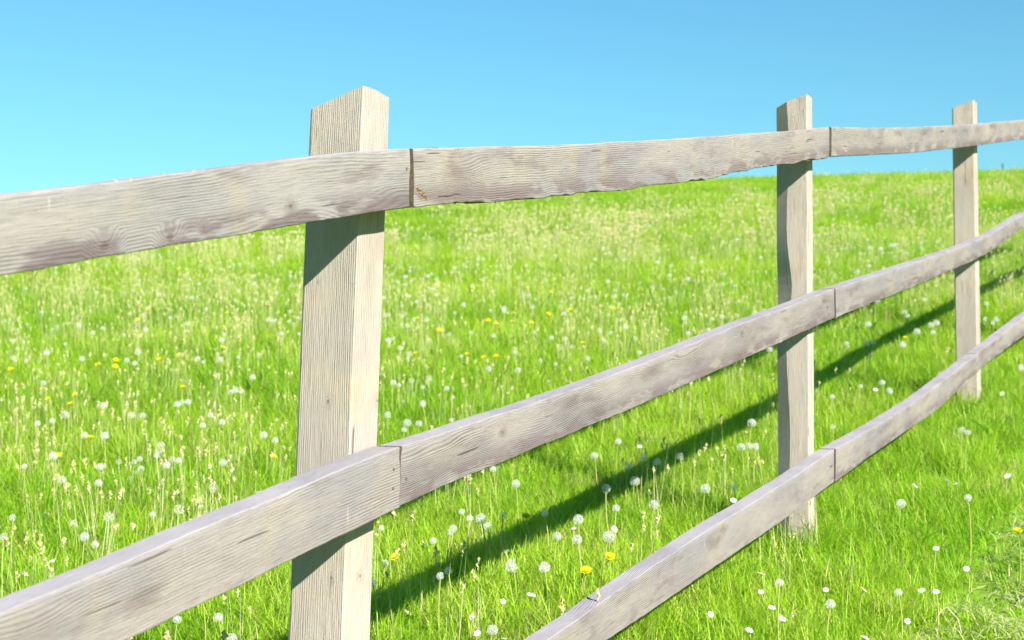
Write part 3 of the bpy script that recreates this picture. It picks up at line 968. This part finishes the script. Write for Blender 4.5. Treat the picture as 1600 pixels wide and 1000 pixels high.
P_YELLOW = [(651, 498), (686, 516), (763, 501), (775, 506), (800, 503), (804, 490), (857, 491), (892, 484), (960, 482), (910, 536), (832, 505), (650, 552), (730, 554), (756, 559), (774, 557), (732, 370), (882, 375), (739, 450), (765, 440), (862, 457), (686, 442),
    (216, 500), (247, 483), (232, 484), (354, 489), (350, 544), (280, 555), (181, 563), (181, 573), (154, 570), (117, 617), (109, 631), (76, 624), (18, 577), (142, 684), (286, 605), (247, 562), (93, 712), (426, 714), (619, 870), (823, 807), (917, 892), (952, 870), (1415, 528), (1572, 330), (1539, 317), (1591, 830)]
P_WHITE = [(1479, 751), (1494, 756), (1430, 760), (1350, 764), (1463, 857), (1510, 889), (1348, 922), (1291, 922), (1261, 923), (1223, 966), (1238, 962), (1418, 971), (1228, 860), (1205, 950), (1189, 897), (1190, 925), (1440, 923), (1462, 925), (1577, 744), (1351, 997), (1320, 759), (1566, 615), (1563, 603), (1368, 609), (1305, 690),
    (1000, 698), (960, 826), (1146, 782), (961, 827), (898, 826), (788, 998), (740, 964), (787, 940), (830, 930), (720, 850), (745, 990), (313, 792), (41, 897), (84, 876), (55, 870), (318, 780), (145, 824), (134, 826), (120, 832), (590, 935), (635, 957), (790, 862), (870, 985), (1170, 985), (1120, 918), (1085, 955), (1110, 960)]

THINGS = {'clock': [], 'yellow': [], 'daisy': []}
def clear_spot(p):
    d, n = fence_dn(p[0], p[1])
    return not in_post(p[0], p[1]) and not (-0.02 < n < 0.08)
# ---- dandelion clocks
k_clock = make_kind('dandelion_clock', [('stem', STEMS[0], None), ('seed_head', CLOCKS[0], None), ('seed_core', CORE, 'seed_head')])
first = [k_clock]
def new_clock():
    return first.pop() if first else copy_thing(k_clock)
def add_clock(ground, h, size, lean):
    t = new_clock()
    r = t
    place(r, ground, h, size, lean, (random.uniform(-.3, .3), random.uniform(-.3, .3), random.uniform(0, 6.28)), random.choice(STEMS), random.choice(CLOCKS), ('seed_head',))
    THINGS['clock'].append((r, Vector(ground), h, size))
for px, py, w in P_CLOCKS:
    h = random.uniform(0.15, 0.23)
    p = on_ground(px, py, h)
    if p is None or not clear_spot(p): continue
    size = min(1.25, max(0.5, 0.92 * w / FPX * p.y / 0.046))
    add_clock((p.x, p.y, ground_z(p.x, p.y)), h, size, (random.uniform(-.02, .02), random.uniform(-.02, .02)))
want = 300
tries = 0
while len(THINGS['clock']) < want and tries < 6000:
    tries += 1
    y = 2.4 + 15.5 * random.random() ** 0.8
    x = random.uniform(-0.33 * y, 0.33 * y)
    d, n = fence_dn(x, y)
    if n < 0.15 or not clear_spot((x, y)): continue
    if random.random() > 1.5 * max(0, 0.12 + mnoise.noise(Vector((x * 0.9, y * 0.7, 21)))): continue
    add_clock((x, y, ground_z(x, y)), random.uniform(0.12, 0.25), random.uniform(0.42, 0.9), (random.uniform(-.12, .12), random.uniform(-.12, .12)))
# ---- yellow dandelions in flower
def yellow_head(seed): return rays_mesh('flower_head', 4, 22, 0.019, 0.0024, M_YELLOW, seed, 0.22)
YH = [yellow_head(i) for i in range(3)]
k_yel = make_kind('yellow_dandelion', [('stem', STEMS[1], None), ('flower_head', YH[0], None)])
first_y = [k_yel]
for px, py in P_YELLOW:
    h = random.uniform(0.10, 0.19)
    p = on_ground(px, py, h)
    if p is None or not clear_spot(p): continue
    r = first_y.pop() if first_y else copy_thing(k_yel)
    size = min(1.15, max(0.8, 0.8 + p.y * 0.02))
    place(r, (p.x, p.y, ground_z(p.x, p.y)), h, size, (random.uniform(-.03, .03), random.uniform(-.03, .03)), (random.uniform(.2, .7), random.uniform(-.3, .3), random.uniform(-.5, .5)), random.choice(STEMS), random.choice(YH), ('flower_head',))
    THINGS['yellow'].append((r, p, h, size))
# ---- small white daisies
DH = [rays_mesh('flower_head', 1, 17, 0.0135, 0.0017, M_WHITE, 40 + i, 0.15) for i in range(3)]
DC = dome_mesh('flower_centre', 0.0045, 0.003, M_YCENTRE)
k_dai = make_kind('white_daisy', [('stem', STEMS[2], None), ('flower_head', DH[0], None), ('flower_centre', DC, 'flower_head')])
first_d = [k_dai]
for px, py in P_WHITE:
    h = random.uniform(0.07, 0.13)
    p = on_ground(px, py, h)
    if p is None or not clear_spot(p): continue
    r = first_d.pop() if first_d else copy_thing(k_dai)
    place(r, (p.x, p.y, ground_z(p.x, p.y)), h, random.uniform(0.6, 1.1), (random.uniform(-.03, .03), random.uniform(-.03, .03)), (random.uniform(-.2, 1.1), random.uniform(-.7, .7), random.uniform(-.8, .8)), random.choice(STEMS), random.choice(DH), ('flower_head',))
    THINGS['daisy'].append((r, p, h, 1.0))
# ---- the far dandelion clocks that nobody could count
def far_clock(seed):
    me = clock_mesh(seed, 34, 0.021, 'far', 5, 0.0011, mat=M_PAPPUS_FAR)
    V = [tuple(Vector(v.co) + Vector((0, 0, 0.19))) for v in me.vertices]
    F = [tuple(p.vertices) for p in me.polygons]
    tube(V, F, (0, 0, 0), (0, 0, 0.19), 0.002, 0.002, 3, (0, 0), 1)
    return bpy.data.objects.new('far', mesh_from('far', V, F, M_PAPPUS_FAR))
pts = []
for (y0, y1, dens) in ((4.5, 9, 16.0), (9, 18, 20.0), (18, 30, 7.0), (30, 52, 0.5)):
    for x, y in sample_band(y0, y1, dens):
        d, n = fence_dn(x, y)
        if n < 1.8: continue
        q = 0.25 + 1.1 * mnoise.noise(Vector((x * 0.6 + 9, y * 0.4, 31)))
        if rng.random() > q: continue
        pts.append((x, y, ground_z(x, y), rng.integers(3), rng.uniform(0.35, 0.85), rng.uniform(0, 6.28), rng.normal(0, .08), rng.normal(0, .08), rng.random()))
scatter('distant_dandelion_clocks', [far_clock(i) for i in range(3)], pts, 'tiny white dandelion clocks dotted over the far meadow', 'wildflowers')

# ---- labels: where each flower stands tells it from the others of its kind
def picture(p):
    q = RX.transposed() @ Vector(p)
    return 800 + FPX * q.x / q.y, 500 - FPX * q.z / q.y
def bay(px):
    return ('left of first post', 'between first and second posts', 'between second and third posts', 'right of third post')[sum(px > v for v in (530, 1244, 1510))]
def label_kind(kind, noun, cat, plural):
    regions = {}
    for (r, p, h, size) in THINGS[kind]:
        d, n = fence_dn(p[0], p[1])
        px, py = picture((p[0], p[1], p[2] + h))
        if n < 0: depth = 'in front of the rails'
        elif n < 0.72: depth = 'close behind the rails'
        elif n < 1.25: depth = 'in the rail shadow band'
        elif n < 2.6: depth = 'just beyond the shadow band'
        else: depth = 'out in the sunlit meadow'
        regions.setdefault((depth, bay(px)), []).append((r, px, py, size / max(0.5, p[1])))
    for (depth, b), L in regions.items():
        grp = '%s %s, %s' % (plural, depth, b)
        L2 = list(L)
        def take(key, word):
            if len(L2) > 1 or (L2 and len(L) > 1 and word):
                x = max(L2, key=key); L2.remove(x)
                x[0]['label'] = '%s %s %s, %s' % (word, noun, depth, b)
                x[0]['category'] = cat; x[0]['group'] = grp
        if len(L) == 1:
            tag(L[0][0], '%s %s, %s' % (noun, depth, b), cat, grp)
            continue
        take(lambda t: t[3], 'largest')
        if len(L) > 3:
            take(lambda t: -t[1], 'leftmost'); take(lambda t: t[1], 'rightmost')
        if len(L) > 5:
            take(lambda t: -t[2], 'highest')
        for t in L2:
            tag(t[0], 'smaller %s %s, %s' % (noun, depth, b) if len(L2) > 0 else noun, cat, grp)
label_kind('clock', 'round white dandelion clock', 'dandelion', 'dandelion clocks')
label_kind('yellow', 'bright yellow dandelion flower', 'flower', 'yellow dandelions')
label_kind('daisy', 'small white daisy', 'flower', 'white daisies')

# ---- one dark weed on the brow of the hill
def weed():
    p = on_ground(1566, 274, 0.0)
    if p is None: return
    root = link(bpy.data.objects.new('tall_weed', None)); root.empty_display_size = 0.1
    root.location = (p.x, p.y, ground_z(p.x, p.y))
    V, F = [], []
    tube(V, F, (0, 0, -0.05), (0.02, 0, 0.30), 0.007, 0.004, 5, (0.01, 0), 4)
    o = bpy.data.objects.new('stem', mesh_from('stem', V, F, M_WEED, True)); COL.objects.link(o); o.parent = root
    V, F = [], []
    rs = random.Random(5)
    for k in range(34):
        a = rs.uniform(0, 6.28); z = rs.uniform(0.20, 0.34); l = rs.uniform(0.03, 0.06); w = l * 0.3
        c, s = math.cos(a), math.sin(a); i0 = len(V)
        V += [(0.01, 0, z), (c * l * .5 - s * w, s * l * .5 + c * w, z + l * .35), (c * l, s * l, z + l * .4), (c * l * .5 + s * w, s * l * .5 - c * w, z + l * .35)]
        F.append((i0, i0 + 1, i0 + 2, i0 + 3))
    o = bpy.data.objects.new('leaves', mesh_from('leaves', V, F, M_WEED)); COL.objects.link(o); o.parent = root
    tag(root, 'tiny dark leafy weed alone on the brow of the hill right of the third post', 'plant')
weed()
